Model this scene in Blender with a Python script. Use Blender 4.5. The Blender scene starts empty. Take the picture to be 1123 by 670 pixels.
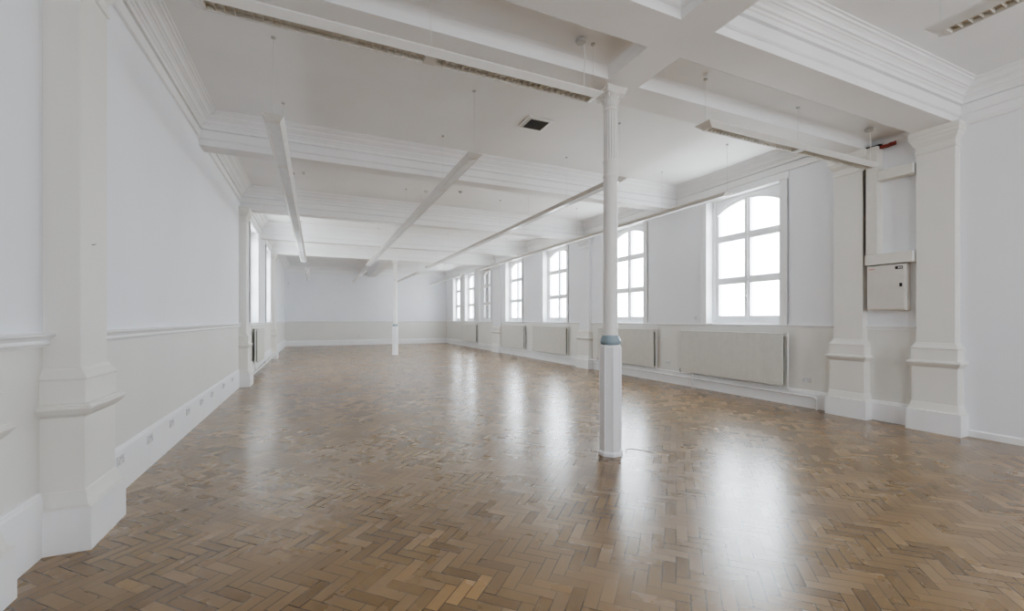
import bpy, bmesh, math, random
from mathutils import Matrix, Vector
random.seed(7)
S = bpy.context.scene
C = S.collection
PI = math.pi

# ------------------------------------------------------------------ materials
def new_mat(name):
    m = bpy.data.materials.new(name); m.use_nodes = True
    nt = m.node_tree
    return m, nt, nt.nodes['Principled BSDF']

def paint(name, col, rough=0.55, var=0.04, scale=3.0, bump=0.0, spec=0.4):
    m, nt, b = new_mat(name)
    tc = nt.nodes.new('ShaderNodeTexCoord')
    n = nt.nodes.new('ShaderNodeTexNoise'); n.inputs['Scale'].default_value = scale
    n.inputs['Detail'].default_value = 3
    nt.links.new(tc.outputs['Object'], n.inputs['Vector'])
    r = nt.nodes.new('ShaderNodeValToRGB')
    r.color_ramp.elements[0].position = 0.3; r.color_ramp.elements[1].position = 0.7
    r.color_ramp.elements[0].color = (*[c * (1 - var) for c in col], 1)
    r.color_ramp.elements[1].color = (*[min(1, c * (1 + var)) for c in col], 1)
    nt.links.new(n.outputs['Fac'], r.inputs['Fac'])
    nt.links.new(r.outputs['Color'], b.inputs['Base Color'])
    b.inputs['Roughness'].default_value = rough
    b.inputs['Specular IOR Level'].default_value = spec
    if bump:
        bp = nt.nodes.new('ShaderNodeBump'); bp.inputs['Strength'].default_value = bump
        bp.inputs['Distance'].default_value = 0.01
        n2 = nt.nodes.new('ShaderNodeTexNoise'); n2.inputs['Scale'].default_value = 14
        nt.links.new(tc.outputs['Object'], n2.inputs['Vector'])
        nt.links.new(n2.outputs['Fac'], bp.inputs['Height'])
        nt.links.new(bp.outputs['Normal'], b.inputs['Normal'])
    return m

def plain(name, col, rough=0.5, metal=0.0):
    m = paint(name, col, rough, 0.03, 8.0)
    m.node_tree.nodes['Principled BSDF'].inputs['Metallic'].default_value = metal
    return m

M_WALL = paint('wall_white_paint', (0.835, 0.85, 0.885), 0.6, 0.02, 0.7, 0.04)
M_CREAM = paint('dado_cream_paint', (0.765, 0.758, 0.728), 0.5, 0.02, 0.9, 0.04)
M_PIL = paint('pilaster_cream_paint', (0.80, 0.79, 0.755), 0.5, 0.02, 1.2)
M_TRIM = paint('white_gloss_paint', (0.87, 0.875, 0.885), 0.4, 0.02, 2.0)
M_CEIL = paint('ceiling_paint', (0.855, 0.86, 0.865), 0.7, 0.04, 0.6)
M_SOFF = paint('soffit_paint', (0.83, 0.83, 0.83), 0.7, 0.04, 0.8)
M_COL = paint('column_paint', (0.80, 0.79, 0.77), 0.4, 0.02, 2.0)
M_BOX = paint('column_casing_paint', (0.83, 0.835, 0.86), 0.35, 0.02, 2.0)
M_BLUE = plain('collar_blue_paint', (0.31, 0.385, 0.43), 0.35)
M_RAD = plain('radiator_enamel', (0.70, 0.69, 0.65), 0.4)
M_RADI = plain('radiator_inside', (0.20, 0.20, 0.18), 0.7)
M_PIPE = plain('pipe_white_paint', (0.80, 0.80, 0.80), 0.35)
M_LAMP = plain('luminaire_enamel', (0.70, 0.69, 0.67), 0.35)
M_LOUV = plain('louvre_aluminium', (0.80, 0.78, 0.73), 0.35, 0.2)
M_LOUV_SHEEN = plain('louvre_painted_sheen', (0.91, 0.94, 0.97), 0.15, 0.0)  # window reflection on the louvre painted in as a pale bluish colour
M_CABLE = plain('suspension_wire', (0.68, 0.67, 0.65), 0.4)
M_FLEX = plain('white_flex', (0.80, 0.79, 0.76), 0.5)
M_DARK = plain('dark_void', (0.025, 0.025, 0.025), 0.8)
M_GREY = plain('grey_plastic', (0.50, 0.50, 0.49), 0.5)
M_VENT = plain('vent_mesh_dark', (0.10, 0.10, 0.095), 0.6)
M_TRUNK = plain('trunking_cream', (0.74, 0.725, 0.68), 0.45)
M_ENC = plain('enclosure_cream', (0.67, 0.64, 0.60), 0.4)
M_RED = plain('fire_sealant_red', (0.27, 0.055, 0.04), 0.7)
M_LOGO = plain('red_print', (0.55, 0.12, 0.08), 0.5)
M_PLATE = plain('socket_plastic', (0.74, 0.74, 0.75), 0.35)
M_SOCK = plain('socket_switch_grey', (0.55, 0.55, 0.57), 0.35)

def glass_mat():
    m, nt, b = new_mat('window_glass')
    nt.nodes.remove(b)
    out = nt.nodes['Material Output']
    tr = nt.nodes.new('ShaderNodeBsdfTransparent'); tr.inputs['Color'].default_value = (0.93, 0.96, 0.97, 1)
    gl = nt.nodes.new('ShaderNodeBsdfGlossy'); gl.inputs['Roughness'].default_value = 0.05
    fr = nt.nodes.new('ShaderNodeFresnel'); fr.inputs['IOR'].default_value = 1.35
    mx = nt.nodes.new('ShaderNodeMixShader')
    nt.links.new(fr.outputs['Fac'], mx.inputs['Fac'])
    nt.links.new(tr.outputs['BSDF'], mx.inputs[1]); nt.links.new(gl.outputs['BSDF'], mx.inputs[2])
    nt.links.new(mx.outputs['Shader'], out.inputs['Surface'])
    return m
M_GLASS = glass_mat()

def floor_mat():
    m, nt, b = new_mat('herringbone_parquet')
    N, L = nt.nodes, nt.links
    def mth(op, a, c=None, d=None):
        n = N.new('ShaderNodeMath'); n.operation = op
        for i, v in enumerate((a, c, d)):
            if v is None: continue
            if isinstance(v, (int, float)): n.inputs[i].default_value = v
            else: L.new(v, n.inputs[i])
        return n.outputs[0]
    tc = N.new('ShaderNodeTexCoord')
    sp = N.new('ShaderNodeSeparateXYZ'); L.new(tc.outputs['Object'], sp.inputs[0])
    W = 0.0763; PATCH = (0.735, 2.265); k = 0.70710678 / W
    u = mth('MULTIPLY', mth('ADD', sp.outputs[0], sp.outputs[1]), k)
    v = mth('MULTIPLY', mth('SUBTRACT', sp.outputs[0], sp.outputs[1]), k)
    u = mth('ADD', u, 300.37); v = mth('ADD', v, 300.11)
    i = mth('FLOOR', u); j = mth('FLOOR', v)
    fu = mth('SUBTRACT', u, i); fv = mth('SUBTRACT', v, j)
    t = mth('FLOORED_MODULO', mth('SUBTRACT', i, j), 6.0)
    hor = mth('LESS_THAN', t, 2.5)
    nh = mth('SUBTRACT', 1.0, hor)
    # horizontal block
    al_h = mth('ADD', t, fu); idh_x = mth('SUBTRACT', i, t); idh_y = j
    tv = mth('SUBTRACT', 5.0, t)
    al_v = mth('ADD', tv, fv); idv_x = i; idv_y = mth('SUBTRACT', j, tv)
    def mix(a, c): return mth('ADD', mth('MULTIPLY', a, hor), mth('MULTIPLY', c, nh))
    al = mix(al_h, al_v); ac = mix(fv, fu)
    ix = mix(idh_x, idv_x); iy = mix(idh_y, idv_y)
    d1 = mth('MINIMUM', al, mth('SUBTRACT', 3.0, al))
    d2 = mth('MINIMUM', ac, mth('SUBTRACT', 1.0, ac))
    d = mth('MINIMUM', d1, d2)
    cv = N.new('ShaderNodeCombineXYZ'); L.new(ix, cv.inputs[0]); L.new(iy, cv.inputs[1]); L.new(hor, cv.inputs[2])
    wn = N.new('ShaderNodeTexWhiteNoise'); wn.noise_dimensions = '3D'; L.new(cv.outputs[0], wn.inputs['Vector'])
    sc = N.new('ShaderNodeSeparateColor'); L.new(wn.outputs['Color'], sc.inputs[0])
    ramp = N.new('ShaderNodeValToRGB'); cr = ramp.color_ramp
    cr.elements[0].position = 0.0; cr.elements[0].color = (0.150, 0.091, 0.040, 1)
    cr.elements[1].position = 1.0; cr.elements[1].color = (0.262, 0.172, 0.088, 1)
    e = cr.elements.new(0.35); e.color = (0.196, 0.122, 0.054, 1)
    e = cr.elements.new(0.75); e.color = (0.214, 0.135, 0.060, 1)
    L.new(wn.outputs['Value'], ramp.inputs['Fac'])
    # a few pale replaced blocks
    cu = mth('ADD', mth('ADD', ix, mth('MULTIPLY', hor, 1.0)), 0.5); cw = mth('ADD', mth('ADD', iy, mth('MULTIPLY', nh, 1.0)), 0.5)
    PX, PY = PATCH
    pu, pw = (PX + PY) * k + 300.37, (PX - PY) * k + 300.11
    du = mth('SUBTRACT', cu, pu); dw = mth('SUBTRACT', cw, pw)
    dist = mth('ADD', mth('ABSOLUTE', mth('ADD', du, dw)), mth('MULTIPLY', mth('ABSOLUTE', mth('SUBTRACT', du, dw)), 0.8))
    pale = mth('MULTIPLY', mth('LESS_THAN', dist, 3.4), hor)
    rare = mth('GREATER_THAN', sc.outputs[1], 0.975)
    pale = mth('MAXIMUM', pale, mth('MULTIPLY', rare, 0.25))
    # grain along the block
    gv = N.new('ShaderNodeCombineXYZ')
    L.new(mth('ADD', mth('MULTIPLY', al, 0.8), mth('MULTIPLY', sc.outputs[1], 50.0)), gv.inputs[0])
    L.new(mth('ADD', mth('MULTIPLY', ac, 9.0), mth('MULTIPLY', sc.outputs[2], 50.0)), gv.inputs[1])
    gn = N.new('ShaderNodeTexNoise'); gn.inputs['Scale'].default_value = 1.6; gn.inputs['Detail'].default_value = 4
    L.new(gv.outputs[0], gn.inputs['Vector'])
    grain = mth('ADD', 0.92, mth('MULTIPLY', gn.outputs['Fac'], 0.46))
    # large-scale wear
    wear = N.new('ShaderNodeTexNoise'); wear.inputs['Scale'].default_value = 0.55; wear.inputs['Detail'].default_value = 4
    L.new(tc.outputs['Object'], wear.inputs['Vector'])
    wf = mth('ADD', 0.72, mth('MULTIPLY', wear.outputs['Fac'], 0.56))
    gap = N.new('ShaderNodeMapRange'); gap.inputs['From Min'].default_value = 0.012; gap.inputs['From Max'].default_value = 0.065
    gap.inputs['To Min'].default_value = 0.25; gap.inputs['To Max'].default_value = 1.0
    L.new(d, gap.inputs['Value'])
    # joints vary: some nearly closed
    gj = N.new('ShaderNodeTexNoise'); gj.inputs['Scale'].default_value = 2.2
    L.new(tc.outputs['Object'], gj.inputs['Vector'])
    gf = mth('MINIMUM', 1.0, mth('ADD', gap.outputs[0], mth('MULTIPLY', mth('MAXIMUM', 0.0, mth('SUBTRACT', gj.outputs['Fac'], 0.50)), 2.2)))
    fac = mth('MULTIPLY', mth('MULTIPLY', mth('MULTIPLY', grain, wf), gf), mth('ADD', 1.0, mth('MULTIPLY', pale, 0.8)))
    mul = N.new('ShaderNodeMix'); mul.data_type = 'RGBA'; mul.blend_type = 'MULTIPLY'
    mul.inputs['Factor'].default_value = 1.0
    cb = N.new('ShaderNodeCombineColor')
    for q in range(3): L.new(fac, cb.inputs[q])
    L.new(ramp.outputs['Color'], mul.inputs['A']); L.new(cb.outputs[0], mul.inputs['B'])
    L.new(mul.outputs['Result'], b.inputs['Base Color'])
    rn = N.new('ShaderNodeTexNoise'); rn.inputs['Scale'].default_value = 1.3; rn.inputs['Detail'].default_value = 5
    L.new(tc.outputs['Object'], rn.inputs['Vector'])
    rough = mth('ADD', mth('ADD', 0.19, mth('MULTIPLY', rn.outputs['Fac'], 0.14)), mth('MULTIPLY', sc.outputs[0], 0.03))
    L.new(rough, b.inputs['Roughness'])
    b.inputs['Specular IOR Level'].default_value = 0.65
    b.inputs['Coat Weight'].default_value = 0.38; b.inputs['Coat Roughness'].default_value = 0.22; b.inputs['Coat IOR'].default_value = 1.5
    h = mth('ADD', mth('MULTIPLY', gf, 0.6), mth('MULTIPLY', sc.outputs[1], 0.12))
    h = mth('ADD', h, mth('MULTIPLY', gn.outputs['Fac'], 0.25))
    bp = N.new('ShaderNodeBump'); bp.inputs['Strength'].default_value = 0.08; bp.inputs['Distance'].default_value = 0.003
    L.new(h, bp.inputs['Height']); L.new(bp.outputs['Normal'], b.inputs['Normal'])
    return m
M_FLOOR = floor_mat()

# ------------------------------------------------------------------ mesh helpers
class MB:
    def __init__(s): s.v = []; s.f = []; s.m = []
    def add(s, verts, faces, mi=0):
        o = len(s.v); s.v += [tuple(p) for p in verts]
        s.f += [[o + q for q in f] for f in faces]; s.m += [mi] * len(faces)
        return s
    def quad(s, a, b, c, d, mi=0): return s.add([a, b, c, d], [[0, 1, 2, 3]], mi)
    def box(s, x0, x1, y0, y1, z0, z1, mi=0):
        v = [(x, y, z) for z in (z0, z1) for y in (y0, y1) for x in (x0, x1)]
        return s.add(v, [[0, 2, 3, 1], [4, 5, 7, 6], [0, 1, 5, 4], [2, 6, 7, 3], [0, 4, 6, 2], [1, 3, 7, 5]], mi)
    def prism(s, poly, axis, a, b, mi=0):
        """poly: list of 2D points in the other two axes (order kept), extruded along axis a..b"""
        def p3(p, t):
            if axis == 'x': return (t, p[0], p[1])
            if axis == 'y': return (p[0], t, p[1])
            return (p[0], p[1], t)
        n = len(poly)
        v = [p3(p, a) for p in poly] + [p3(p, b) for p in poly]
        f = [[i, (i + 1) % n, n + (i + 1) % n, n + i] for i in range(n)]
        f += [list(range(n))[::-1], list(range(n, 2 * n))]
        return s.add(v, f, mi)
    def lathe(s, prof, cx=0, cy=0, seg=32, mi=0, rot=0.0, cap=True):
        v = []; f = []
        for (r, z) in prof:
            for k in range(seg):
                a = 2 * PI * k / seg + rot
                v.append((cx + r * math.cos(a), cy + r * math.sin(a), z))
        for i in range(len(prof) - 1):
            for k in range(seg):
                k2 = (k + 1) % seg
                f.append([i * seg + k, i * seg + k2, (i + 1) * seg + k2, (i + 1) * seg + k])
        if cap:
            f.append(list(range(seg))[::-1]); f.append([(len(prof) - 1) * seg + k for k in range(seg)])
        return s.add(v, f, mi)
    def tube(s, pts, r, seg=8, mi=0):
        pts = [Vector(p) for p in pts]; v = []; f = []
        for i, p in enumerate(pts):
            d = (pts[min(i + 1, len(pts) - 1)] - pts[max(i - 1, 0)]).normalized()
            up = Vector((0, 0, 1)) if abs(d.z) < 0.9 else Vector((1, 0, 0))
            a = d.cross(up).normalized(); b_ = d.cross(a).normalized()
            for k in range(seg):
                t = 2 * PI * k / seg
                v.append(p + a * (r * math.cos(t)) + b_ * (r * math.sin(t)))
        for i in range(len(pts) - 1):
            for k in range(seg):
                k2 = (k + 1) % seg
                f.append([i * seg + k, i * seg + k2, (i + 1) * seg + k2, (i + 1) * seg + k])
        f.append(list(range(seg))); f.append([(len(pts) - 1) * seg + k for k in range(seg)][::-1])
        return s.add(v, f, mi)
    def ring(s, x0, x1, y0, y1, prof, inward=True, mi=0, zmat=None):
        """mitred moulding round a rectangle; prof = (offset, z)"""
        v = []; f = []; n = len(prof)
        sg = 1 if inward else -1
        for (d, z) in prof:
            d *= sg
            v += [(x0 + d, y0 + d, z), (x1 - d, y0 + d, z), (x1 - d, y1 - d, z), (x0 + d, y1 - d, z)]
        for i in range(n - 1):
            for k in range(4):
                k2 = (k + 1) % 4
                f.append([i * 4 + k, i * 4 + k2, (i + 1) * 4 + k2, (i + 1) * 4 + k])
        o = len(s.v); s.v += v
        for q, fc in enumerate(f):
            s.f.append([o + t for t in fc])
            zz = (prof[q // 4][1] + prof[q // 4 + 1][1]) / 2
            s.m.append(zmat(zz) if zmat else mi)
        return s
    def build(s, name, mats, parent=None, smooth=False, loc=None):
        me = bpy.data.meshes.new(name)
        v = s.v
        if loc is not None: v = [(p[0] - loc[0], p[1] - loc[1], p[2] - loc[2]) for p in v]
        me.from_pydata([tuple(p) for p in v], [], s.f)
        if not isinstance(mats, (list, tuple)): mats = [mats]
        for m in mats: me.materials.append(m)
        for p, mi in zip(me.polygons, s.m): p.material_index = mi
        bm = bmesh.new(); bm.from_mesh(me); bmesh.ops.recalc_face_normals(bm, faces=bm.faces)
        bm.to_mesh(me); bm.free()
        if smooth:
            for p in me.polygons: p.use_smooth = True
            try: me.set_sharp_from_angle(angle=math.radians(40))
            except Exception: pass
        o = bpy.data.objects.new(name, me); C.objects.link(o)
        if loc is not None: o.location = loc
        if parent: o.parent = parent
        return o

def bev(o, w=0.004, seg=2):
    b = o.modifiers.new('bevel', 'BEVEL'); b.width = w; b.segments = seg; b.limit_method = 'ANGLE'
    return o
def tag(o, label, cat, group=None, kind=None):
    o['label'] = label; o['category'] = cat
    if group: o['group'] = group
    if kind: o['kind'] = kind
    return o
def empty(name, loc=(0, 0, 0), rz=0.0):
    o = bpy.data.objects.new(name, None); C.objects.link(o); o.location = loc; o.rotation_euler = (0, 0, rz)
    o.empty_display_size = 0.1
    return o
def copy_tree(o, parent=None):
    c = o.copy(); C.objects.link(c)
    if parent: c.parent = parent
    for ch in list(o.children): copy_tree(ch, c)
    return c
def struct(o, label, cat):
    return tag(o, label, cat, kind='structure')

# ------------------------------------------------------------------ dimensions (metres)
XL, XR = -1.555, 7.65         # wall faces
XN = -1.605                   # left wall face between and before the near pilasters
YB, YF = -3.0, 27.25          # wall behind the viewer, far wall
HC = 4.50                     # ceiling
DADO = 1.37
WZ0, WZ1 = 1.42, 4.02         # window opening heights
RDEP = 0.34                   # reveal depth
LX0, LX1 = 2.83, 3.23         # longitudinal beam
BEAMS = [(2.79, 3.20, 4.05), (3.80, 4.20, 4.05), (7.67, 7.97, 4.05), (11.50, 11.80, 4.00), (15.45, 15.75, 4.00), (18.85, 19.20, 4.00)]
RWIN = [(5.20, 6.82), (8.79, 10.41), (12.56, 14.20), (16.05, 17.67), (19.53, 21.08), (21.90, 23.42), (24.27, 25.73)]
LWIN = [(13.08, 14.70), (16.98, 18.45)]

# ------------------------------------------------------------------ walls
def side_wall(name, X, out, wins, label):
    mb = MB()
    ys = sorted({YB, YF, *([3.94, 3.96] if X < 0 else []), *[y for w in wins for y in w]})
    zs = [0, DADO, WZ0, WZ1, HC + 0.05]
    def is_open(ya, yb, za, zb):
        return any(w[0] - 1e-6 <= ya and yb <= w[1] + 1e-6 for w in wins) and za >= WZ0 - 1e-6 and zb <= WZ1 + 1e-6
    for a in range(len(ys) - 1):
        for q in range(len(zs) - 1):
            if is_open(ys[a], ys[a + 1], zs[q], zs[q + 1]): continue
            if X > 0 and ys[a] < 2.7 and q == 0:
                mb.quad((X, ys[a], 0), (X, 2.79, 0), (X, 2.79, zs[1]), (X, ys[a], zs[1]), 0)
                mb.quad((X, 2.79, 0), (X, ys[a + 1], 0), (X, ys[a + 1], zs[1]), (X, 2.79, zs[1]), 1)
                continue
            mb.quad((X, ys[a], zs[q]), (X, ys[a + 1], zs[q]), (X, ys[a + 1], zs[q + 1]), (X, ys[a], zs[q + 1]), 1 if q == 0 else 0)
    if X < 0:      # set back a little this side of the near pilaster
        mb.v = [((XN if p[1] < 3.95 else X), p[1], p[2]) for p in mb.v]
    X2 = X + out * RDEP
    for (a, b) in wins:
        mb.quad((X, a, WZ0), (X2, a, WZ0), (X2, a, WZ1), (X, a, WZ1), 2)
        mb.quad((X, b, WZ0), (X2, b, WZ0), (X2, b, WZ1), (X, b, WZ1), 2)
        mb.quad((X, a, WZ1), (X2, a, WZ1), (X2, b, WZ1), (X, b, WZ1), 2)
        mb.quad((X, a, WZ0), (X2, a, WZ0), (X2, b, WZ0), (X, b, WZ0), 2)
    return struct(mb.build(name, [M_WALL, M_CREAM, M_TRIM]), label, 'wall')
side_wall('wall_right', XR, 1, RWIN, 'long right-hand wall pierced by a row of tall arched windows')
side_wall('wall_left', XL, -1, LWIN, 'long left-hand wall, white above a cream dado')
mb = MB()
mb.quad((XL, YF, 0), (XR, YF, 0), (XR, YF, DADO), (XL, YF, DADO), 1)
mb.quad((XL, YF, DADO), (XR, YF, DADO), (XR, YF, HC + .05), (XL, YF, HC + .05), 0)
struct(mb.build('wall_far', [M_WALL, M_CREAM]), 'plain end wall at the far end, white over grey cream dado', 'wall')
# wall behind the viewer, three tall openings to the daylight
BWIN = [(1.85, 2.5), (4.9, 5.7)]
mb = MB(); xs = sorted({XN - .03, XR, *[x for w in BWIN for x in w]})
for a in range(len(xs) - 1):
    for (z0, z1) in ((0, 1.0), (1.0, 4.0), (4.0, HC + .05)):
        if z0 == 1.0 and any(abs(w[0] - xs[a]) < 1e-6 for w in BWIN): continue
        mb.quad((xs[a], YB, z0), (xs[a + 1], YB, z0), (xs[a + 1], YB, z1), (xs[a], YB, z1))
struct(mb.build('wall_back', M_WALL), 'white wall behind the viewer with two tall openings', 'wall')

mb = MB(); mb.quad((XN - .03, YB - .03, 0), (XR + .03, YB - .03, 0), (XR + .03, YF + .03, 0), (XN - .03, YF + .03, 0))
struct(mb.build('floor', M_FLOOR), 'brown varnished herringbone wood block floor', 'floor')
mb = MB(); mb.quad((XN - .03, YB - .03, HC), (XR + .03, YB - .03, HC), (XR + .03, YF + .03, HC), (XN - .03, YF + .03, HC))
struct(mb.build('ceiling', M_CEIL), 'off-white flat plaster ceiling between the beams', 'ceiling')

# ------------------------------------------------------------------ beams
tn = [0]
def trim(mb, mats, label, cat='trim', smooth=False):
    tn[0] += 1
    return struct(mb.build('trim_%d' % tn[0], mats, smooth=smooth), label, cat)
BN = ['nearest cross beam spanning overhead, in front of the near column', 'cross beam resting on the near column capital',
      'first downstand cross beam beyond the ceiling vent', 'second cross beam, over the left far pilaster',
      'third cross beam, between the two left windows', 'cross beam carried by the slim far column']
for (a, b, z), lb in zip(BEAMS, BN):
    mb = MB(); mb.box(XL if a > 4.3 else XN, XR, a, b, z, HC + .02, 0)
    for fi, mi in ((0, 1),): mb.m[fi] = 1
    trim(mb, [M_TRIM, M_SOFF], lb, 'beam')
# recessed strip between the first two beams, coved at the edges
for (xa, xb, lb) in ((XN, LX0, 'recessed coved ceiling strip left of the near column'), (LX1, XR, 'recessed coved ceiling strip right of the near column')):
    mb = MB()
    prof = [(0.003, 4.05)] + [(0.003 + 0.085 * (1 - math.cos(t * PI / 16)), 4.065 + 0.105 * math.sin(t * PI / 16)) for t in range(1, 9)]
    mb.ring(xa, xb, 3.20, 3.80, prof, True, 0)
    d = prof[-1][0]; z = prof[-1][1]
    mb.quad((xa + d, 3.2 + d, z), (xb - d, 3.2 + d, z), (xb - d, 3.8 - d, z), (xa + d, 3.8 - d, z), 1)
    trim(mb, [M_TRIM, M_SOFF], lb, 'ceiling recess', True)
for (a, b, lb) in ((YB, 2.79, 'long beam running towards the viewer from the near column'), (3.2, 3.8, 'short beam piece above the near column head'), (19.20, YF, 'long beam from the far column to the end wall')):
    mb = MB(); mb.box(LX0, LX1, a, b, 4.05 if a < 10 else 4.04, HC + .01, 0); mb.m[0] = 1
    trim(mb, [M_TRIM, M_SOFF], lb, 'beam')

# ------------------------------------------------------------------ cornices round every bay
CORN = [(0.003, 4.135), (0.024, 4.15), (0.026, 4.260), (0.004, 4.261), (0.004, 4.277), (0.046, 4.278), (0.048, 4.325), (0.062, 4.333), (0.068, 4.352), (0.088, 4.358),
        (0.098, 4.385), (0.118, 4.405), (0.132, 4.408), (0.140, 4.420), (0.160, 4.424), (0.172, 4.450), (0.196, 4.468), (0.214, 4.472), (0.222, 4.486), (0.245, 4.488), (0.248, 4.505)]
CORN2 = CORN[3:]
BAYS = [(XN, LX0, YB, 2.79, 'near left bay'), (LX1, XR, YB, 2.79, 'near right bay'), (XL, XR, 4.20, 7.67, 'bay holding the ceiling vent'),
        (XL, XR, 7.97, 11.50, 'second full-width bay'), (XL, XR, 11.80, 15.45, 'third full-width bay'), (XL, XR, 15.75, 18.85, 'fourth full-width bay'),
        (XL, LX0, 19.20, YF, 'far left bay'), (LX1, XR, 19.20, YF, 'far right bay')]
for (a, b, c, d, lb) in BAYS:
    mb = MB(); mb.ring(a, b, c, d, CORN, True, 0)
    trim(mb, M_TRIM, 'stepped plaster cornice round the ' + lb, 'cornice')
# wall friezes under the cornice
FR = [(4.20 + .02, 7.66), (7.98, 11.49), (11.81, 15.44), (15.76, 18.84), (19.21, YF)]
for side, X, sg in (('right', XR, -1),):
    mb = MB()
    for (a, b) in FR + [(YB, 2.77)]:
        if side == 'right' and a == 4.22: a = 5.03
        mb.prism([(X, 4.0), (X + sg * .02, 4.0), (X + sg * .035, 4.02), (X + sg * .03, 4.04), (X + sg * .012, 4.05), (X + sg * .012, 4.14), (X, 4.14)], 'y', a, b)
    trim(mb, M_TRIM, 'flat frieze band under the %s wall cornice' % side, 'frieze')

# ------------------------------------------------------------------ pilasters
PROF = [(0.085, 0.0), (0.085, 0.282), (0.058, 0.290), (0.058, 0.300), (0.042, 0.380), (0.036, 0.388), (0.036, 0.862), (0.044, 0.872), (0.060, 0.885),
        (0.078, 0.912), (0.084, 0.922), (0.084, 0.938), (0.066, 0.944), (0.066, 0.950), (0.040, 0.956), (0.040, 1.104), (0.048, 1.112), (0.046, 1.120),
        (0.016, 1.165), (0.008, 1.185), (0.0, 1.19), (0.0, 3.74), (0.012, 3.745), (0.012, 3.775), (0.004, 3.785), (0.004, 3.84), (0.016, 3.86), (0.040, 3.90), (0.048, 3.93),
        (0.060, 3.94), (0.060, 3.985), (0.066, 3.99), (0.066, 4.05)]
def pilaster(X, sg, yc, half, dep, top, label, white=False):
    mb = MB()
    pr = [(d, z if z < 3.5 else z - 4.05 + top) for d, z in PROF]
    x0, x1 = (X - 0.12, X + dep) if sg > 0 else (X - dep, X + 0.12)
    mb.ring(x0, x1, yc - half, yc + half, pr, False, 0, zmat=lambda z: 0 if z < 0.285 else (2 if white and z > 1.3 else 1))
    return trim(mb, [M_TRIM, M_PIL, M_WALL], label, 'pilaster')
pilaster(-1.60, 1, 2.955, 0.20, 0.045, 4.05, 'cream pilaster cut off by the left edge of the photo')
pilaster(XL, 1, 4.00, 0.20, 0.135, 4.05, 'nearest full cream pilaster on the left, beside the first socket')
pilaster(XL, 1, 11.50, 0.20, 0.135, 4.0, 'slim cream pilaster just before the left windows')
pilaster(XL, 1, 19.05, 0.20, 0.135, 4.0, 'far left pilaster past the second left window')
pilaster(XR, -1, 2.985, 0.20, 0.125, 4.05, 'broad cream pilaster right of the fuse box')
pilaster(XR, -1, 4.03, 0.20, 0.125, 4.05, 'cream pilaster left of the fuse box')
pilaster(XR, -1, 11.36, 0.26, 0.10, 4.0, 'flat pilaster behind the near column on the window wall', True)
pilaster(XR, -1, 18.55, 0.40, 0.08, 4.0, 'far pilaster between fourth and fifth right-hand windows', True)

# ------------------------------------------------------------------ dado rails and skirtings
def strip(segs, X, sg, prof):
    mb = MB()
    for (a, b) in segs:
        mb.prism([(X + sg * d, z) for d, z in prof], 'y', a, b)
    return mb
DPROF = [(-.01, 1.325), (0.012, 1.325), (0.016, 1.335), (0.026, 1.342), (0.028, 1.352), (0.022, 1.366), (0.034, 1.385), (0.046, 1.395), (0.048, 1.410), (-.01, 1.416)]
DP_R = [(-.01, 1.345), (0.010, 1.345), (0.014, 1.365), (0.028, 1.38), (0.036, 1.388), (0.038, 1.406), (-.01, 1.412)]
LSEG = [(4.19, 11.31), (11.69, 18.86), (19.24, YF)]
RSEG = [(3.18, 3.84), (4.22, 11.11), (11.61, 18.16), (18.94, YF)]
mb = strip(LSEG, XL, 1, DPROF)
near = strip([(YB, 2.77), (3.14, 3.81)], XN, 1, [(d * 1.25 + .005, z_) for d, z_ in DPROF]); mb.add(near.v, near.f)
trim(mb, M_TRIM, 'white moulded dado rail along the left wall', 'dado rail')
trim(strip(RSEG, XR, -1, DP_R), M_TRIM, 'white dado rail under the right-hand windows', 'dado rail')
mb = MB(); mb.prism([(YF + .01, 1.345), (YF - .012, 1.345), (YF - .03, 1.38), (YF - .036, 1.41), (YF + .01, 1.416)], 'x', XL, XR)
trim(mb, M_TRIM, 'white dado rail across the far end wall', 'dado rail')
bn = []
def base(name, mb, label):
    return struct(mb.build(name, M_TRIM), label, 'skirting')
LP = [(-.01, 0), (0.018, 0), (0.018, 0.330), (0.017, 0.372), (0.013, 0.384), (0.012, 0.396), (0.008, 0.404), (-.01, 0.408)]
RP = [(-.01, 0), (0.034, 0), (0.034, 0.255), (0.026, 0.268), (0.022, 0.285), (0.012, 0.296), (-.01, 0.298)]
mb = strip([(YB, 2.68), (3.23, 3.73)], XN, 1, [(d * 1.8, z_) for d, z_ in LP])
far_ = strip([(4.27, 11.23), (11.77, 18.78), (19.32, YF)], XL, 1, LP); mb.add(far_.v, far_.f)
base('baseboard_left', mb, 'tall white skirting along the left wall')
base('baseboard_right', strip([(3.26, 3.75), (4.30, 11.03), (11.69, 18.08), (19.02, YF)], XR, -1, RP), 'white skirting along the window wall')
mb = MB(); mb.prism([(YF + .01, 0), (YF - .03, 0), (YF - .03, .27), (YF - .015, .30), (YF + .01, .30)], 'x', XL, XR)
base('baseboard_far', mb, 'white skirting along the far end wall')
base('baseboard_near', strip([(YB, 2.70)], XR, -1, [(-.01, 0), (0.018, 0), (0.018, .075), (0.010, .085), (-.01, .09)]), 'low skirting under the plain wall at right')

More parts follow.
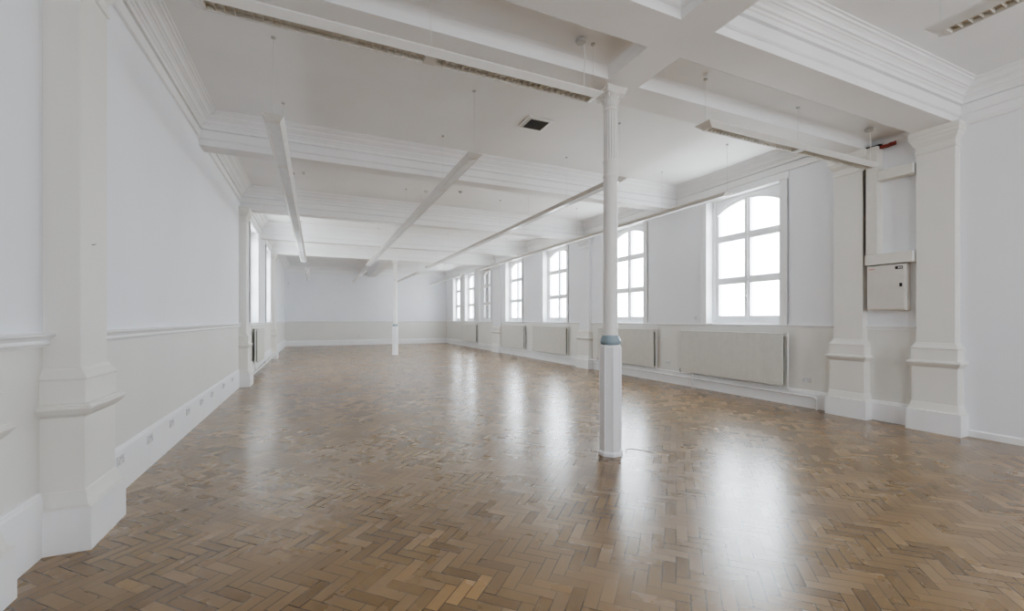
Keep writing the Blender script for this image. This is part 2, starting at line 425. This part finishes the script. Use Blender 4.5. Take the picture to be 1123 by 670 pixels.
# ------------------------------------------------------------------ windows
def make_window(w, first_name):
    """local: x along the wall, y outwards, z up from the sill"""
    root = empty(first_name)
    h = WZ1 - WZ0; hw = w / 2
    fr = MB()
    y0, y1 = 0.20, 0.30
    st = 0.10
    # box frame stiles and bottom rail
    fr.box(-hw, -hw + 0.055, y0 - .02, y1, 0, h); fr.box(hw - 0.055, hw, y0 - .02, y1, 0, h)
    fr.box(-hw + .055, hw - .055, y0 - .016, y1, 0, 0.055)
    xs0, xs1 = -hw + 0.05, hw - 0.05
    fr.box(xs0, xs0 + st - .02, y0 + .01, y1 - .01, 0.05, h - .321); fr.box(xs1 - st + .02, xs1, y0 + .01, y1 - .01, 0.05, h - .321)
    fr.box(xs0 + .079, xs1 - .079, y0 + .014, y1 - .014, 0.05, 0.155)
    # arched head
    zs, zc = h - 0.30, h - 0.10       # springing, crown of the glazed arch
    n = 16
    arc = [(-hw + 0.10 + (w - 0.20) * k / n, zs + (zc - zs) * (1 - (2 * k / n - 1) ** 2)) for k in range(n + 1)]
    for k in range(n):
        (xa, za), (xb, zb) = arc[k], arc[k + 1]
        fr.prism([(xa, za), (xb, zb), (xb, h), (xa, h)], 'y', y0 + .01, y1 - .01)
        fr.prism([(xa, za - .02 + .06), (xb, zb - .02 + .06), (xb, zb + .10), (xa, za + .10)], 'y', y0 - .015, y0 + .012)
    fr.box(-hw + .054, -hw + .1, y0 + .008, y1 - .012, zs - .02, h); fr.box(hw - .1, hw - .054, y0 + .008, y1 - .012, zs - .02, h)
    # meeting stiles and transoms
    fr.box(-0.06, 0.06, y0 + .005, y1 - .01, 0.05, h - .08); fr.box(-0.022, 0.022, y0 - .018, y0 + .01, 0.05, h - .1)
    for zc_ in (3.195 - WZ0, 2.303 - WZ0):
        fr.box(xs0, xs1, y0 + .003, y1 - .018, zc_ - .068, zc_ + .068)
        fr.box(xs0, xs1, y0 - .016, y0 + .01, zc_ - .022, zc_ + .022)
    fo = fr.build('window_frame', M_TRIM, root)
    g = MB(); g.quad((xs0, 0.255, 0.10), (xs1, 0.255, 0.10), (xs1, 0.255, h - .05), (xs0, 0.255, h - .05))
    g.build('glass', M_GLASS, root)
    ar = MB()
    for s in (-1, 1):
        a, b = sorted((s * hw, s * (hw + 0.15)))
        a2, b2 = sorted((s * (hw + .11), s * (hw + 0.15)))
        ar.box(a, b, -0.016, 0.005, -0.005, h + .02); ar.box(a2, b2, -0.03, 0.005, -0.005, h + .02)
    ar.build('architrave', M_TRIM, root)
    l = MB(); l.box(-0.012, 0.012, y0 - .035, y0 - .018, 0.45, 0.56); l.box(-0.012, 0.012, y0 - .055, y0 - .035, 0.53, 0.56)
    l.build('latch', M_GREY, root)
    return root
WLAB = ['nearest and largest arched six-pane window, above the ribbed radiator', 'arched six-pane window half hidden behind the near column',
        'third window along the right wall, left of the near column', 'fourth window along the right wall, beside the far flat pilaster',
        'nearest of the three narrow far windows grouped on the right wall', 'middle of the three narrow far windows', 'farthest window, next to the end wall']
wn = 0
proto = None
for (a, b), lb in zip(RWIN, WLAB):
    wn += 1
    if wn == 1 or True:
        r = make_window(b - a, 'window_%d' % wn)
    r.location = (XR, (a + b) / 2, WZ0); r.rotation_euler = (0, 0, -PI / 2)
    struct(r, lb, 'window')
for (a, b), lb in zip(LWIN, ['nearer bright window in the left wall, seen edge-on', 'farther bright window in the left wall, seen edge-on']):
    wn += 1
    r = make_window(b - a, 'window_%d' % wn)
    r.location = (XL, (a + b) / 2, WZ0); r.rotation_euler = (0, 0, PI / 2)
    struct(r, lb, 'window')

# ------------------------------------------------------------------ cast iron columns
def make_column():
    root = empty('iron_column')
    mb = MB()
    oc = 0.1115 / math.cos(PI / 8)
    mb.lathe([(oc, 0.0), (oc, 1.195), (oc - .012, 1.215), (oc - .03, 1.222)], seg=8, rot=PI / 8)
    for k in range(8):                                      # thin arrises on the facets
        a = PI / 4 * k + PI / 8
        mb.box(oc * math.cos(a) - .004, oc * math.cos(a) + .004, oc * math.sin(a) - .004, oc * math.sin(a) + .004, 0.03, 1.19)
    mb.build('casing', M_BOX, root)
    ob = 0.130 / math.cos(PI / 8)
    mb = MB(); mb.lathe([(ob, 0.0), (ob, 0.03), (ob - .008, 0.042), (oc, 0.05)], seg=8, rot=PI / 8)
    mb.build('base_moulding', M_BOX, root)
    mb = MB(); mb.lathe([(0.086, 1.215), (0.100, 1.222), (0.112, 1.235), (0.117, 1.255), (0.110, 1.275), (0.098, 1.308), (0.093, 1.322), (0.083, 1.326)], seg=40)
    o = mb.build('collar', M_BLUE, root, smooth=True); o['label'] = 'blue-grey painted collar ring'
    mb = MB(); mb.lathe([(0.084, 1.32), (0.084, 1.345), (0.081, 1.38), (0.079, 2.2), (0.0765, 3.07), (0.082, 3.078), (0.084, 3.09), (0.082, 3.102), (0.0765, 3.108),
                         (0.076, 3.235), (0.081, 3.242), (0.084, 3.255), (0.081, 3.27), (0.070, 3.275)], seg=40)
    mb.build('shaft', M_COL, root, smooth=True)
    # fluted upper shaft
    mb = MB(); nf = 16; sub = 6; rows = [(3.272, 1.0), (3.30, 1.0), (3.79, 0.985), (3.815, 0.985)]
    v = []; f = []; seg = nf * sub
    for (z, sc) in rows:
        for k in range(seg):
            ph = (k % sub) / sub
            r = 0.0755 - (0.012 * math.sin(PI * (ph - .16) / .84) if ph > 0.16 else 0)
            a = 2 * PI * k / seg
            v.append((r * sc * math.cos(a), r * sc * math.sin(a), z))
    for i in range(len(rows) - 1):
        for k in range(seg):
            k2 = (k + 1) % seg; f.append([i * seg + k, i * seg + k2, (i + 1) * seg + k2, (i + 1) * seg + k])
    mb.add(v, f); mb.build('fluted_shaft', M_COL, root)
    # capital: necking, bell, leaves, volutes, concave abacus
    mb = MB(); mb.lathe([(0.066, 3.81), (0.080, 3.815), (0.084, 3.828), (0.080, 3.84), (0.070, 3.845), (0.070, 3.855), (0.077, 3.86), (0.079, 3.868), (0.076, 3.876), (0.069, 3.88),
                         (0.070, 3.90), (0.076, 3.93), (0.086, 3.955), (0.098, 3.972), (0.10, 3.985)], seg=32)
    for tier, (n, z0, hh, r0, tip, wd) in enumerate([(8, 3.882, 0.055, 0.072, 0.095, 0.020), (8, 3.90, 0.072, 0.074, 0.112, 0.018)]):
        for k in range(n):
            a = 2 * PI * (k + .5 * tier) / n
            ca, sa = math.cos(a), math.sin(a)
            pts = [(r0, z0, wd), (r0 + .008, z0 + hh * .5, wd * 1.1), (r0 + .020, z0 + hh * .85, wd * .9), (tip, z0 + hh, wd * .6), (tip + .002, z0 + hh * .86, wd * .3)]
            vv = []
            for (r, z, w_) in pts:
                for sgn in (-1, 1):
                    for th in (0, .006):
                        vv.append(((r + th) * ca - sgn * w_ * sa, (r + th) * sa + sgn * w_ * ca, z))
            ff = []
            for q in range(len(pts) - 1):
                o_ = q * 4; p_ = o_ + 4
                ff += [[o_, o_ + 2, p_ + 2, p_], [o_ + 1, p_ + 1, p_ + 3, o_ + 3], [o_, p_, p_ + 1, o_ + 1], [o_ + 2, o_ + 3, p_ + 3, p_ + 2]]
            mb.add(vv, ff)
    for k in range(4):                                     # corner volutes
        a = PI / 4 + PI / 2 * k
        ca, sa = math.cos(a), math.sin(a)
        pth = []
        for t in range(22):
            th = t / 21 * 2.6 * PI
            rr = 0.026 * (1 - t / 21 * .85)
            pth.append(((0.122 + rr * math.sin(th)) * ca, (0.122 + rr * math.sin(th)) * sa, 3.958 + rr * math.cos(th)))
        mb.tube([(0.080 * ca, 0.080 * sa, 3.91), (0.095 * ca, 0.095 * sa, 3.955)] + pth, 0.0085, 6)
    def aba(hw, dep):
        pts = []
        for k in range(4):
            a = PI / 2 * k
            for t in range(-6, 7):
                u = t / 6
                x, y = hw - dep * (1 - u * u), u * hw * 0.93
                pts.append((x * math.cos(a) - y * math.sin(a), x * math.sin(a) + y * math.cos(a)))
        return pts
    mb.prism(aba(0.118, .016), 'z', 3.983, 4.005); mb.prism(aba(0.126, .016), 'z', 4.003, 4.028); mb.prism(aba(0.134, .016), 'z', 4.026, 4.05)
    o = mb.build('capital', M_COL, root); o['label'] = 'leafy capital with curled corner scrolls'
    return root
c1 = make_column(); c1.location = (3.0, 3.99, 0)
tag(c1, 'white fluted iron column with blue-grey collar in the middle of the near floor', 'column', kind='thing')
c2 = copy_tree(c1); c2.location = (3.08, 18.98, 0); c2.scale = (1, 1, 4.0 / 4.05)
tag(c2, 'distant slim white column standing before the far end wall', 'column', kind='thing')

# ------------------------------------------------------------------ radiators with their valves
def make_radiator(L, name='radiator', zb=.303):
    """local: x along wall from the near end (0) away, y = out from the wall into the room, z up"""
    root = empty(name)
    z0, z1, d0, d1 = 0.325, 1.255, 0.045, 0.135
    mb = MB(); n = int(L / 0.0333); pts = []
    def face(yb, s):
        poly = []
        for k in range(n):
            xa = L * k / n; w = L / n
            poly += [(xa, yb), (xa + w * .18, yb + s * .007), (xa + w * .62, yb + s * .007), (xa + w * .80, yb)]
        poly.append((L, yb))
        return poly
    front = face(d1 - .008, 1)
    mb.prism(front + [(L, d1 - .022), (0, d1 - .022)], 'z', z0, z1 - .012)
    mb.build('panel', M_RAD, root)
    mb = MB(); back = face(d0 + .014, -1)
    mb.prism(back + [(L, d0 + .028), (0, d0 + .028)], 'z', z0, z1 - .012)
    o = mb.build('back_panel', M_RAD, root)
    mb = MB(); mb.box(-.004, L + .004, d0 - .004, d1 + .002, z1 - .014, z1); bev(mb.build('top_grille', M_RAD, root), .005)
    mb = MB()
    m_ = int(L / .05)
    for k in range(m_): mb.box(.012 + (L - .03) * k / m_, .014 + (L - .03) * k / m_, d0 + .02, d1 - .02, z0 + .04, z1 - .03)
    mb.build('convector_fins', M_RADI, root)
    # riser with elbow at the near end, valve at the far low end
    mb = MB()
    mb.tube([(0.012, .09, z1 - .045), (-.035, .09, z1 - .045), (-.055, .088, z1 - .05), (-.062, .085, z1 - .07), (-.062, .085, zb)], .0135, 10)
    mb.lathe([(.020, z1 - .075), (.020, z1 - .03), (.012, z1 - .012), (.012, z1 + .01)], -.062, .085, 12)
    mb.build('riser_pipe', M_PIPE, root, smooth=True)
    mb = MB(); mb.lathe([(.012, .303), (.018, .305), (.018, .335), (.024, .345), (.024, .39), (.018, .40)], L + .05, .09, 12)
    mb.tube([(L + .05, .09, .355), (L, .09, .355)], .010, 8)
    mb.build('valve', M_GREY, root, smooth=True)
    return root
RADS = [(5.06, 7.42, 'long ribbed cream radiator under the nearest window'), (8.30, 10.62, 'cream radiator directly right of the near column'),
        (12.40, 14.82, 'cream radiator under the third window, left of the near column'), (15.62, 17.86, 'cream radiator under the fourth window'),
        (21.30, 23.50, 'small far cream radiator below the narrow grouped windows')]
for (a, b, lb) in RADS:
    r = make_radiator(b - a); r.location = (XR, a, 0); r.rotation_euler = (0, 0, PI / 2)
    # local x -> +Y, local y -> -X
    tag(r, lb, 'radiator', 'radiators under the right-hand windows')
for (a, b, lb) in [(13.45, 15.10, 'nearer radiator on the left wall, seen end-on below the window'), (16.9, 18.5, 'farther radiator on the left wall, hidden behind the nearer one')][:1]:
    r = make_radiator(b - a, 'radiator', .14)
    for ch in r.children: ch.scale = (1, -1, 1)
    r.location = (XL, a, 0); r.rotation_euler = (0, 0, PI / 2)
    tag(r, lb, 'radiator')
# heating pipes on the skirting
def pipe(name, pts, r, label, clips, wall):
    root = empty(name, (0, 0, 0))
    mb = MB(); mb.tube(pts, r, 10); mb.build('pipe_run', M_PIPE, root, smooth=True)
    sg = -1 if wall > 0 else 1
    for (y, x, z) in clips:
        mb = MB(); mb.box(min(x, wall), max(x, wall), y - .012, y + .012, z - r - .004, z + r + .004)
        mb.build('pipe_clip', M_PIPE, root)
    tag(root, label, 'pipe')
xp = XR - .085
pipe('heating_pipe', [(xp, 4.52, 0.0), (xp, 4.52, .165), (xp, 4.535, .19), (xp, 4.57, .20), (xp, 10.9, .20)] + [(xp - .06, 11.05, .20), (xp - .06, 11.65, .20), (xp, 11.80, .20), (xp, 18.0, .20), (xp - .02, 19.1, .20), (xp, 23.6, .20)],
     .016, 'lower white heating pipe along the window wall, dropping to the floor at its near end', [(y, xp, .20) for y in (5.6, 7.2, 8.7, 10.3, 12.5, 14.3, 16)], XR - .03)
pipe('heating_pipe', [(xp, 4.98, .285), (xp, 10.9, .285), (xp - .06, 11.05, .285), (xp - .06, 11.65, .285), (xp, 11.80, .285), (xp, 18.0, .285), (xp - .02, 19.1, .285), (xp, 23.6, .285)],
     .016, 'upper white heating pipe just below the radiators on the window wall', [(y, xp, .285) for y in (5.6, 7.2, 8.7, 10.3, 12.5, 14.3, 16)], XR - .03)
mb = MB()
root = empty('pipe_drop', (xp - .038, 7.10, 0))
mb.tube([(-.0, 0, 0), (0, 0, .29)], .014, 10); mb.build('pipe_run', M_PIPE, root, smooth=True)
for za in (.18, .265):
    mb = MB(); mb.lathe([(.02, za), (.02, za + .042)], 0, 0, 12); mb.build('union_joint', M_PIPE, root, smooth=True)
tag(root, 'short vertical pipe with union joints left of the ribbed radiator end', 'pipe')
xl = XL + .10
pipe('heating_pipe', [(xl, 11.95, .0), (xl, 11.95, .10), (xl, 12.0, .12), (xl, 18.6, .12)], .018, 'white heating pipe low along the left wall below the windows', [(13, xl, .12), (16, xl, .12)], XL + .03)

# ------------------------------------------------------------------ suspended fluorescent lights
ZL = 3.62     # underside level
def make_run(mods, mlen, cable_top, name='pendant_light', deep=False):
    """local: run along +x from 0, hung below; z=0 at the underside"""
    root = empty(name)
    a, b, gap = 0.100, 0.052, 0.10
    top, mid = 0.055, 0.044
    poly = [(-a, top), (a, top), (a, mid), (b + .006, 0.0), (b, 0.0), (b, .040), (-b, .040), (-b, 0.0), (-b - .006, 0.0), (-a, mid)]
    solid = [(-a, top), (a, top), (a, mid), (b + .006, 0.0), (-b - .006, 0.0), (-a, mid)]
    for k in range(mods):
        x0 = k * mlen + (gap / 2 if k else 0.0); x1 = (k + 1) * mlen - (gap / 2 if k < mods - 1 else 0.0)
        mb = MB()
        xa, xb = x0 + (.10 if k == 0 else 0), x1 - (.10 if k == mods - 1 else 0)
        mb.prism(poly, 'x', xa, xb)
        h = mb.build('housing', M_LAMP, root)
        mb = MB()
        n = max(6, int((xb - xa) / .055))
        for q in range(n + 1):
            x = xa + (xb - xa) * q / n
            mb.box(x - .0015, x + .0015, -b, b, .006 if deep else .0005, .034 if deep else .003)
        mb.box(xa, xb, -b, -b + .002, .004, .038); mb.box(xa, xb, b - .002, b, .004, .038)
        t_ = .036 if deep else .004
        mb.box(xa, xb, -b, b, t_, t_ + .002)
        mb.build('louvre', M_LOUV if deep else M_LOUV_SHEEN, h)
        if k < mods - 1:
            mb = MB(); mb.prism([(p[0] * 1.01, p[1] - .001) for p in solid], 'x', x1, x1 + gap)
            mb.build('joint_cover', M_LAMP, root)
    for xe, sgn in ((0, 1), (mods * mlen, -1)):
        mb = MB()
        xi = xe + sgn * .10
        v = [(xi, p[0], p[1]) for p in solid] + [(xe, -a, top), (xe, a, top), (xe, a, mid), (xi - sgn * .02, b + .006, 0.0), (xi - sgn * .02, -b - .006, 0.0), (xe, -a, mid)]
        f = [[i, (i + 1) % 6, 6 + (i + 1) % 6, 6 + i] for i in range(6)] + [[0, 1, 2, 3, 4, 5], [6, 7, 8, 9, 10, 11]]
        mb.add(v, f); mb.build('end_cap', M_LAMP, root)
    H = cable_top - ZL
    for k in range(mods + 1):
        x = min(max(k * mlen, 0.05), mods * mlen - .05)
        mb = MB(); mb.tube([(x, 0, top - .002), (x, 0, H)], .0020, 6); mb.build('suspension_cable', M_CABLE, root)
        mb = MB(); mb.lathe([(.010, H - .02), (.022, H - .014), (.022, H)], x, 0, 12); mb.build('ceiling_cup', M_GREY, root)
    return root
def feed(root, x, H, dx=0.05):
    h = H - ZL
    mb = MB(); mb.lathe([(.045, h - .028), (.05, h - .02), (.05, h)], x - dx, 0, 20); mb.build('ceiling_rose', M_GREY, root, smooth=True)
    mb = MB()
    pts = [(x - dx + .03, 0, h - .02), (x - dx + .045, .004, h - .08), (x - dx + .055, .006, h - .2), (x - dx + .04, .004, h - .3), (x - dx + .035, 0, h - .42), (x - dx + .045, 0, .05)]
    mb.tube(pts, .005, 8); o = mb.build('flex', M_FLEX, root, smooth=True)
r = make_run(2, 1.63, 4.17, deep=True); r.location = (-0.78, 3.50, ZL - .02); feed(r, 3.17, 4.17, .10)
tag(r, 'slatted strip light hung across the room just left of the near column', 'light')
r = make_run(2, 1.63, 4.17, deep=True); r.location = (3.86, 3.50, ZL - .02); feed(r, 3.20, 4.17, .03)
tag(r, 'strip light hung across the room right of the near column, above the first window', 'light')
RUNS = [(-0.41, 5.18, 'leftmost long row of strip lights, running down the left side'), (1.88, 5.33, 'long row of strip lights in the middle, ending above the far column'),
        (4.20, 5.31, 'long row of strip lights passing behind the near column head'), (6.38, 5.21, 'long row of strip lights running along the window wall')]
rp = None
for (x, y, lb) in RUNS:
    if rp is None: rp = make_run(8, 1.58, HC); r = rp
    else: r = copy_tree(rp)
    r.location = (x, y, ZL - .02); r.rotation_euler = (0, 0, PI / 2); tag(r, lb, 'light', 'long rows of suspended strip lights')
rp = None
for (x, lb) in ((-0.35, 'short far strip light row beyond the leftmost row, near the end wall'), (1.98, 'short far strip light row just left of the far column'),
                (4.25, 'short far strip light row just right of the far column'), (6.38, 'far strip light row beside the three narrow windows')):
    if rp is None: rp = make_run(4, 1.58, HC); r = rp
    else: r = copy_tree(rp)
    r.location = (x, 19.95, ZL - .02); r.rotation_euler = (0, 0, PI / 2); tag(r, lb, 'light', 'short far rows of strip lights')
r = make_run(2, 1.58, HC, deep=True); r.location = (4.21, 1.69, ZL - .02); r.rotation_euler = (0, 0, -PI / 2)
tag(r, 'slatted strip light entering at the top right corner of the photo', 'light')

# ------------------------------------------------------------------ ceiling fittings
def make_vent(label, loc):
    root = empty('ceiling_vent', loc)
    mb = MB(); s, q = .20, .152
    mb.ring(-s, s, -s, s, [(0, 0), (0.0, -.018), (0.03, -.022), (0.036, -.016), (0.036, 0.0)], True); mb.build('frame', M_TRIM, root)
    mb = MB(); mb.ring(-.165, .165, -.165, .165, [(0, 0), (0.0, -.028), (0.014, -.028), (0.014, 0.0)], True); mb.build('inner_frame', M_LAMP, root)
    mb = MB(); mb.box(-.152, .152, -.152, .152, -.020, -.002)
    for k in range(14):
        t = -.15 + .3 * k / 13
        mb.box(t - .002, t + .002, -.152, .152, -.024, -.018); mb.box(-.152, .152, t - .002, t + .002, -.024, -.018)
    mb.build('grille', M_VENT, root)
    tag(root, label, 'vent'); return root
v1 = make_vent('square ceiling vent with dark mesh between the strip lights', (3.065, 5.93, HC))
v2 = copy_tree(v1); v2.location = (5.75, 24.2, HC); tag(v2, 'small distant dark ceiling vent beyond the far cross beam', 'vent')
for (x, y, lb) in ((3.09, 9.80, 'small round detector on the ceiling past the vent'), (-0.36 + .15, 9.85, 'tiny ceiling fitting beside the leftmost light row'), (2.35, 10.1, 'tiny ceiling fitting beside the middle light row')):
    root = empty('smoke_detector', (x, y, HC))
    mb = MB(); mb.lathe([(.030, -.045), (.040, -.035), (.048, -.012), (.055, -.010), (.055, 0)], 0, 0, 20); mb.build('housing', M_GREY if x > 3 else M_LAMP, root, smooth=True)
    tag(root, lb, 'detector')

# ------------------------------------------------------------------ fuse box and trunking on the right
YT0, YT1 = 3.63, 3.775
XT = 7.50
root = empty('cable_trunking', (XT, 3.70, 2.30))
mb = MB(); mb.box(0, XR - XT, YT0 - 3.70, YT1 - 3.70, 0.157, 4.05 - 2.30); bev(mb.build('trunk_length', M_TRUNK, root), .004)
mb = MB(); mb.box(-.004, 0.0, YT0 - 3.70 + .006, YT1 - 3.70 - .006, 0.17, 4.04 - 2.30 - .02); mb.build('cover', M_TRUNK, root)
tag(root, 'vertical cream cable trunking rising from the fuse box to the ceiling', 'trunking')
root = empty('cable_trunking', (XT - .01, 3.5, 2.30))
mb = MB(); mb.box(0, XR - XT + .01, 3.215 - 3.5, 3.785 - 3.5, 0, .155); bev(mb.build('trunk_length', M_TRUNK, root), .004)
mb = MB(); mb.box(.003, XR - XT, 3.211 - 3.5, 3.216 - 3.5, .004, .151); mb.build('end_cap', M_TRIM, root)
tag(root, 'short horizontal trunking resting on top of the fuse box', 'trunking')
root = empty('cable_trunking', (XT, 3.4, 3.525))
mb = MB(); mb.box(0, XR - XT, 3.215 - 3.4, 3.628 - 3.4, 0, .145); bev(mb.build('trunk_length', M_TRUNK, root), .004)
mb = MB(); mb.box(.003, XR - XT - .003, 3.211 - 3.4, 3.216 - 3.4, .004, .141); mb.build('end_cap', M_TRIM, root)
tag(root, 'stub of horizontal trunking high up, level with the hanging strip light', 'trunking')
root = empty('fuse_box', (XT, 3.55, 1.63))
ya, yb = 3.30 - 3.55, 3.765 - 3.55
mb = MB(); mb.box(.02, XR - XT, ya, yb, 0, .66); bev(mb.build('enclosure', M_ENC, root), .006)
mb = MB(); mb.box(.0, .022, ya + .006, yb - .006, .018, .645); d = bev(mb.build('door', M_ENC, root), .005)
mb = MB(); mb.box(-.004, .001, ya + .03, ya + .062, .335, .385); mb.box(-.012, -.003, ya + .04, ya + .052, .35, .37); mb.build('lock', M_DARK, d)
mb = MB(); mb.box(-.003, .001, ya + .026, ya + .112, .585, .625); l = mb.build('rating_plate', M_DARK, d)
mb = MB(); mb.box(-.004, -.0028, ya + .058, ya + .078, .595, .615); mb.box(-.004, -.0028, ya + .034, ya + .050, .597, .613); mb.build('plate_print', M_PLATE, l)
mb = MB()
for k in range(7): mb.box(-.0025, .001, yb - .03 - .011 * k - .008, yb - .03 - .011 * k, .600, .611)
mb.build('red_print', M_LOGO, d)
mb = MB()
for z in (.12, .52): mb.box(.03, .06, ya - .006, ya + .001, z, z + .05)
mb.build('hinge', M_ENC, root)
tag(root, 'cream metal fuse box with black lock between the two right pilasters', 'fuse box')
# dark cables whose colour also paints the shadowed gap beside the trunking, red fire sealant
mb = MB()
for k, dx in enumerate((0, .018)):
    mb.tube([(XR - .10 + dx, 3.800, 2.30), (XR - .10 + dx, 3.802, 3.2), (XR - .11 + dx, 3.803, 3.95), (XR - .12, 3.795, 4.02), (XR - .115, 3.79, 4.045)], .011, 8)
o = mb.build('cable_and_gap_shade', plain('cable_shade_grey', (0.14, 0.13, 0.115), 0.6)); tag(o, 'dark power cables and painted shadow in the gap between trunking and pilaster', 'cable')
bm = MB()
pts = [(.0, .0), (.03, .02), (.08, .015), (.12, .04), (.19, .02), (.23, .05), (.20, .075), (.12, .085), (.06, .07), (.02, .06)]
bm.prism([(XT + .03 + b_, 3.42 + a_) for a_, b_ in pts], 'z', 4.012, 4.052)
o = bm.build('fire_sealant', M_RED); tag(o, 'rusty red fire sealant patch on the soffit above the trunking', 'sealant')
mb = MB(); mb.prism([(XT - .01, 3.60), (XT + .03, 3.58), (XR, 3.62), (XR, 3.80), (XT - .02, 3.80)], 'z', 4.046, 4.056)
o = mb.build('ceiling_hole', M_DARK); tag(o, 'dark ragged hole in the soffit around the trunking top', 'hole')

# ------------------------------------------------------------------ sockets and small fittings
def make_socket(name='power_socket'):
    """local: plate in the x-z plane, facing +y"""
    root = empty(name)
    mb = MB(); mb.box(-.073, .073, 0, .010, -.043, .043); p = bev(mb.build('faceplate', M_PLATE, root), .003)
    for s in (-1, 1):
        mb = MB(); mb.box(s * .020 - .008, s * .020 + .008, .009, .014, .008, .030); mb.build('switch', M_SOCK, root)
        mb = MB()
        for (dx, dz) in ((0, .0), (-.011, -.022), (.011, -.022)): mb.box(s * .045 + dx - .004, s * .045 + dx + .004, .0095, .0105, dz - .004, dz + .004)
        mb.build('pin_holes', M_DARK, root)
    return root
sp_ = make_socket()
ORD = ['first', 'second', 'third', 'fourth', 'fifth', 'sixth', 'seventh', 'eighth']
for k, y in enumerate([4.80, 5.53, 6.26, 6.97, 7.71, 8.42, 9.4, 10.3]):
    r = sp_ if k == 0 else copy_tree(sp_)
    r.location = (XL + .018, y, .292); r.rotation_euler = (0, 0, -PI / 2)
    tag(r, '%s white double socket on the left skirting, counted from the near pilaster' % ORD[k], 'socket', 'sockets along the left skirting')
r = copy_tree(sp_); r.location = (XR, 4.73, .47); r.rotation_euler = (0, 0, PI / 2); tag(r, 'double socket on the dado between nearest radiator and pilaster', 'socket')
r = copy_tree(sp_); r.location = (XR, 7.95, .47); r.rotation_euler = (0, 0, PI / 2); tag(r, 'double socket low on the wall between the two radiators right of the column', 'socket')
r = copy_tree(sp_); r.location = (2.34, YF, .49); r.rotation_euler = (0, 0, PI); tag(r, 'small socket low on the far end wall', 'socket')
root = empty('wall_switch', (XR, 7.11, 1.535), PI / 2)
mb = MB(); mb.box(-.043, .043, 0, .009, -.043, .043); bev(mb.build('faceplate', M_PLATE, root), .003)
mb = MB(); mb.box(-.010, .010, .008, .014, -.016, .016); mb.build('rocker', M_SOCK, root)
tag(root, 'single light switch beside the nearest window architrave', 'switch')
root = empty('wall_hook', (XL + .135, 3.96, 2.02))
mb = MB(); mb.tube([(-.002, 0, 0), (.018, 0, 0), (.022, 0, .012)], .004, 8); mb.build('peg', M_GREY, root)
tag(root, 'tiny screw hook on the side of the near left pilaster', 'hook')
root = empty('wall_bracket', (-1.40, YF, 3.50))
mb = MB(); mb.box(-.03, .03, -.06, 0, -.02, .03); mb.build('plate', M_GREY, root)
tag(root, 'small fitting high on the far end wall', 'bracket')
# thin white wire on the floor by the column
pts = []
for t in range(26):
    a = t / 25 * PI * 1.05
    pts.append((3.15 + .02 + .30 * t / 25, 3.93 + .16 * math.sin(a) - .10 * t / 25, .004))
mb = MB(); mb.tube(pts, .003, 6); o = mb.build('loose_wire', M_FLEX, smooth=True); tag(o, 'thin white wire curled on the floor at the near column foot', 'wire')

# ------------------------------------------------------------------ daylight
w = bpy.data.worlds.new('sky'); S.world = w; w.use_nodes = True
nt = w.node_tree; bg = nt.nodes['Background']
tc = nt.nodes.new('ShaderNodeTexCoord'); sx = nt.nodes.new('ShaderNodeSeparateXYZ')
nt.links.new(tc.outputs['Generated'], sx.inputs[0])
rp_ = nt.nodes.new('ShaderNodeValToRGB')
mr = nt.nodes.new('ShaderNodeMapRange'); mr.inputs['From Min'].default_value = -1; mr.inputs['From Max'].default_value = 1
nt.links.new(sx.outputs[2], mr.inputs['Value']); nt.links.new(mr.outputs[0], rp_.inputs['Fac'])
cr = rp_.color_ramp
cr.elements[0].position = 0.30; cr.elements[0].color = (0.77, 0.785, 0.79, 1)
cr.elements[1].position = 0.75; cr.elements[1].color = (0.88, 0.95, 1.03, 1)
e = cr.elements.new(0.47); e.color = (0.80, 0.84, 0.88, 1)
e = cr.elements.new(0.53); e.color = (0.82, 0.885, 0.965, 1)
nt.links.new(rp_.outputs['Color'], bg.inputs['Color']); bg.inputs['Strength'].default_value = 14.0

def portal(name, loc, rot, sx_, sy_):
    l = bpy.data.lights.new(name, 'AREA'); l.shape = 'RECTANGLE'; l.size = sx_; l.size_y = sy_
    l.cycles.is_portal = True
    o = bpy.data.objects.new(name, l); C.objects.link(o); o.location = loc; o.rotation_euler = rot
for (a, b) in RWIN: portal('daylight_portal', (XR + RDEP + .02, (a + b) / 2, 2.72), (0, PI / 2, 0), 2.6, b - a)
for (a, b) in LWIN: portal('daylight_portal', (XL - RDEP - .02, (a + b) / 2, 2.72), (0, -PI / 2, 0), 2.6, b - a)
for (a, b) in BWIN: portal('daylight_portal', ((a + b) / 2, YB - .02, 2.5), (PI / 2, 0, 0), b - a, 3.0)

# ------------------------------------------------------------------ camera
F_PX, CX, HY = 478.0, 561.5, 350.3
cam = bpy.data.cameras.new('camera'); co = bpy.data.objects.new('camera', cam); C.objects.link(co)
yaw = math.atan2(CX - 346.5, F_PX)
cam.sensor_width = 36; cam.lens = 36 * F_PX / 1123
cam.shift_x = 0; cam.shift_y = (HY - 335) / 1123
cam.clip_start = .05; cam.clip_end = 200
co.location = (0, 0, 1.5); co.rotation_euler = (PI / 2, 0, -yaw)
S.camera = co
S.view_settings.view_transform = 'AgX'; S.view_settings.look = 'AgX - Medium High Contrast'
S.view_settings.exposure = 0.30
S.cycles.max_bounces = 14; S.cycles.diffuse_bounces = 10; S.cycles.glossy_bounces = 6; S.cycles.transparent_max_bounces = 8
S.cycles.sample_clamp_indirect = 6.0
S.cycles.use_denoising = True
try: S.cycles.denoising_prefilter = 'NONE'; S.cycles.denoising_input_passes = 'RGB_ALBEDO_NORMAL'
except Exception: pass
S.cycles.caustics_reflective = False; S.cycles.caustics_refractive = False
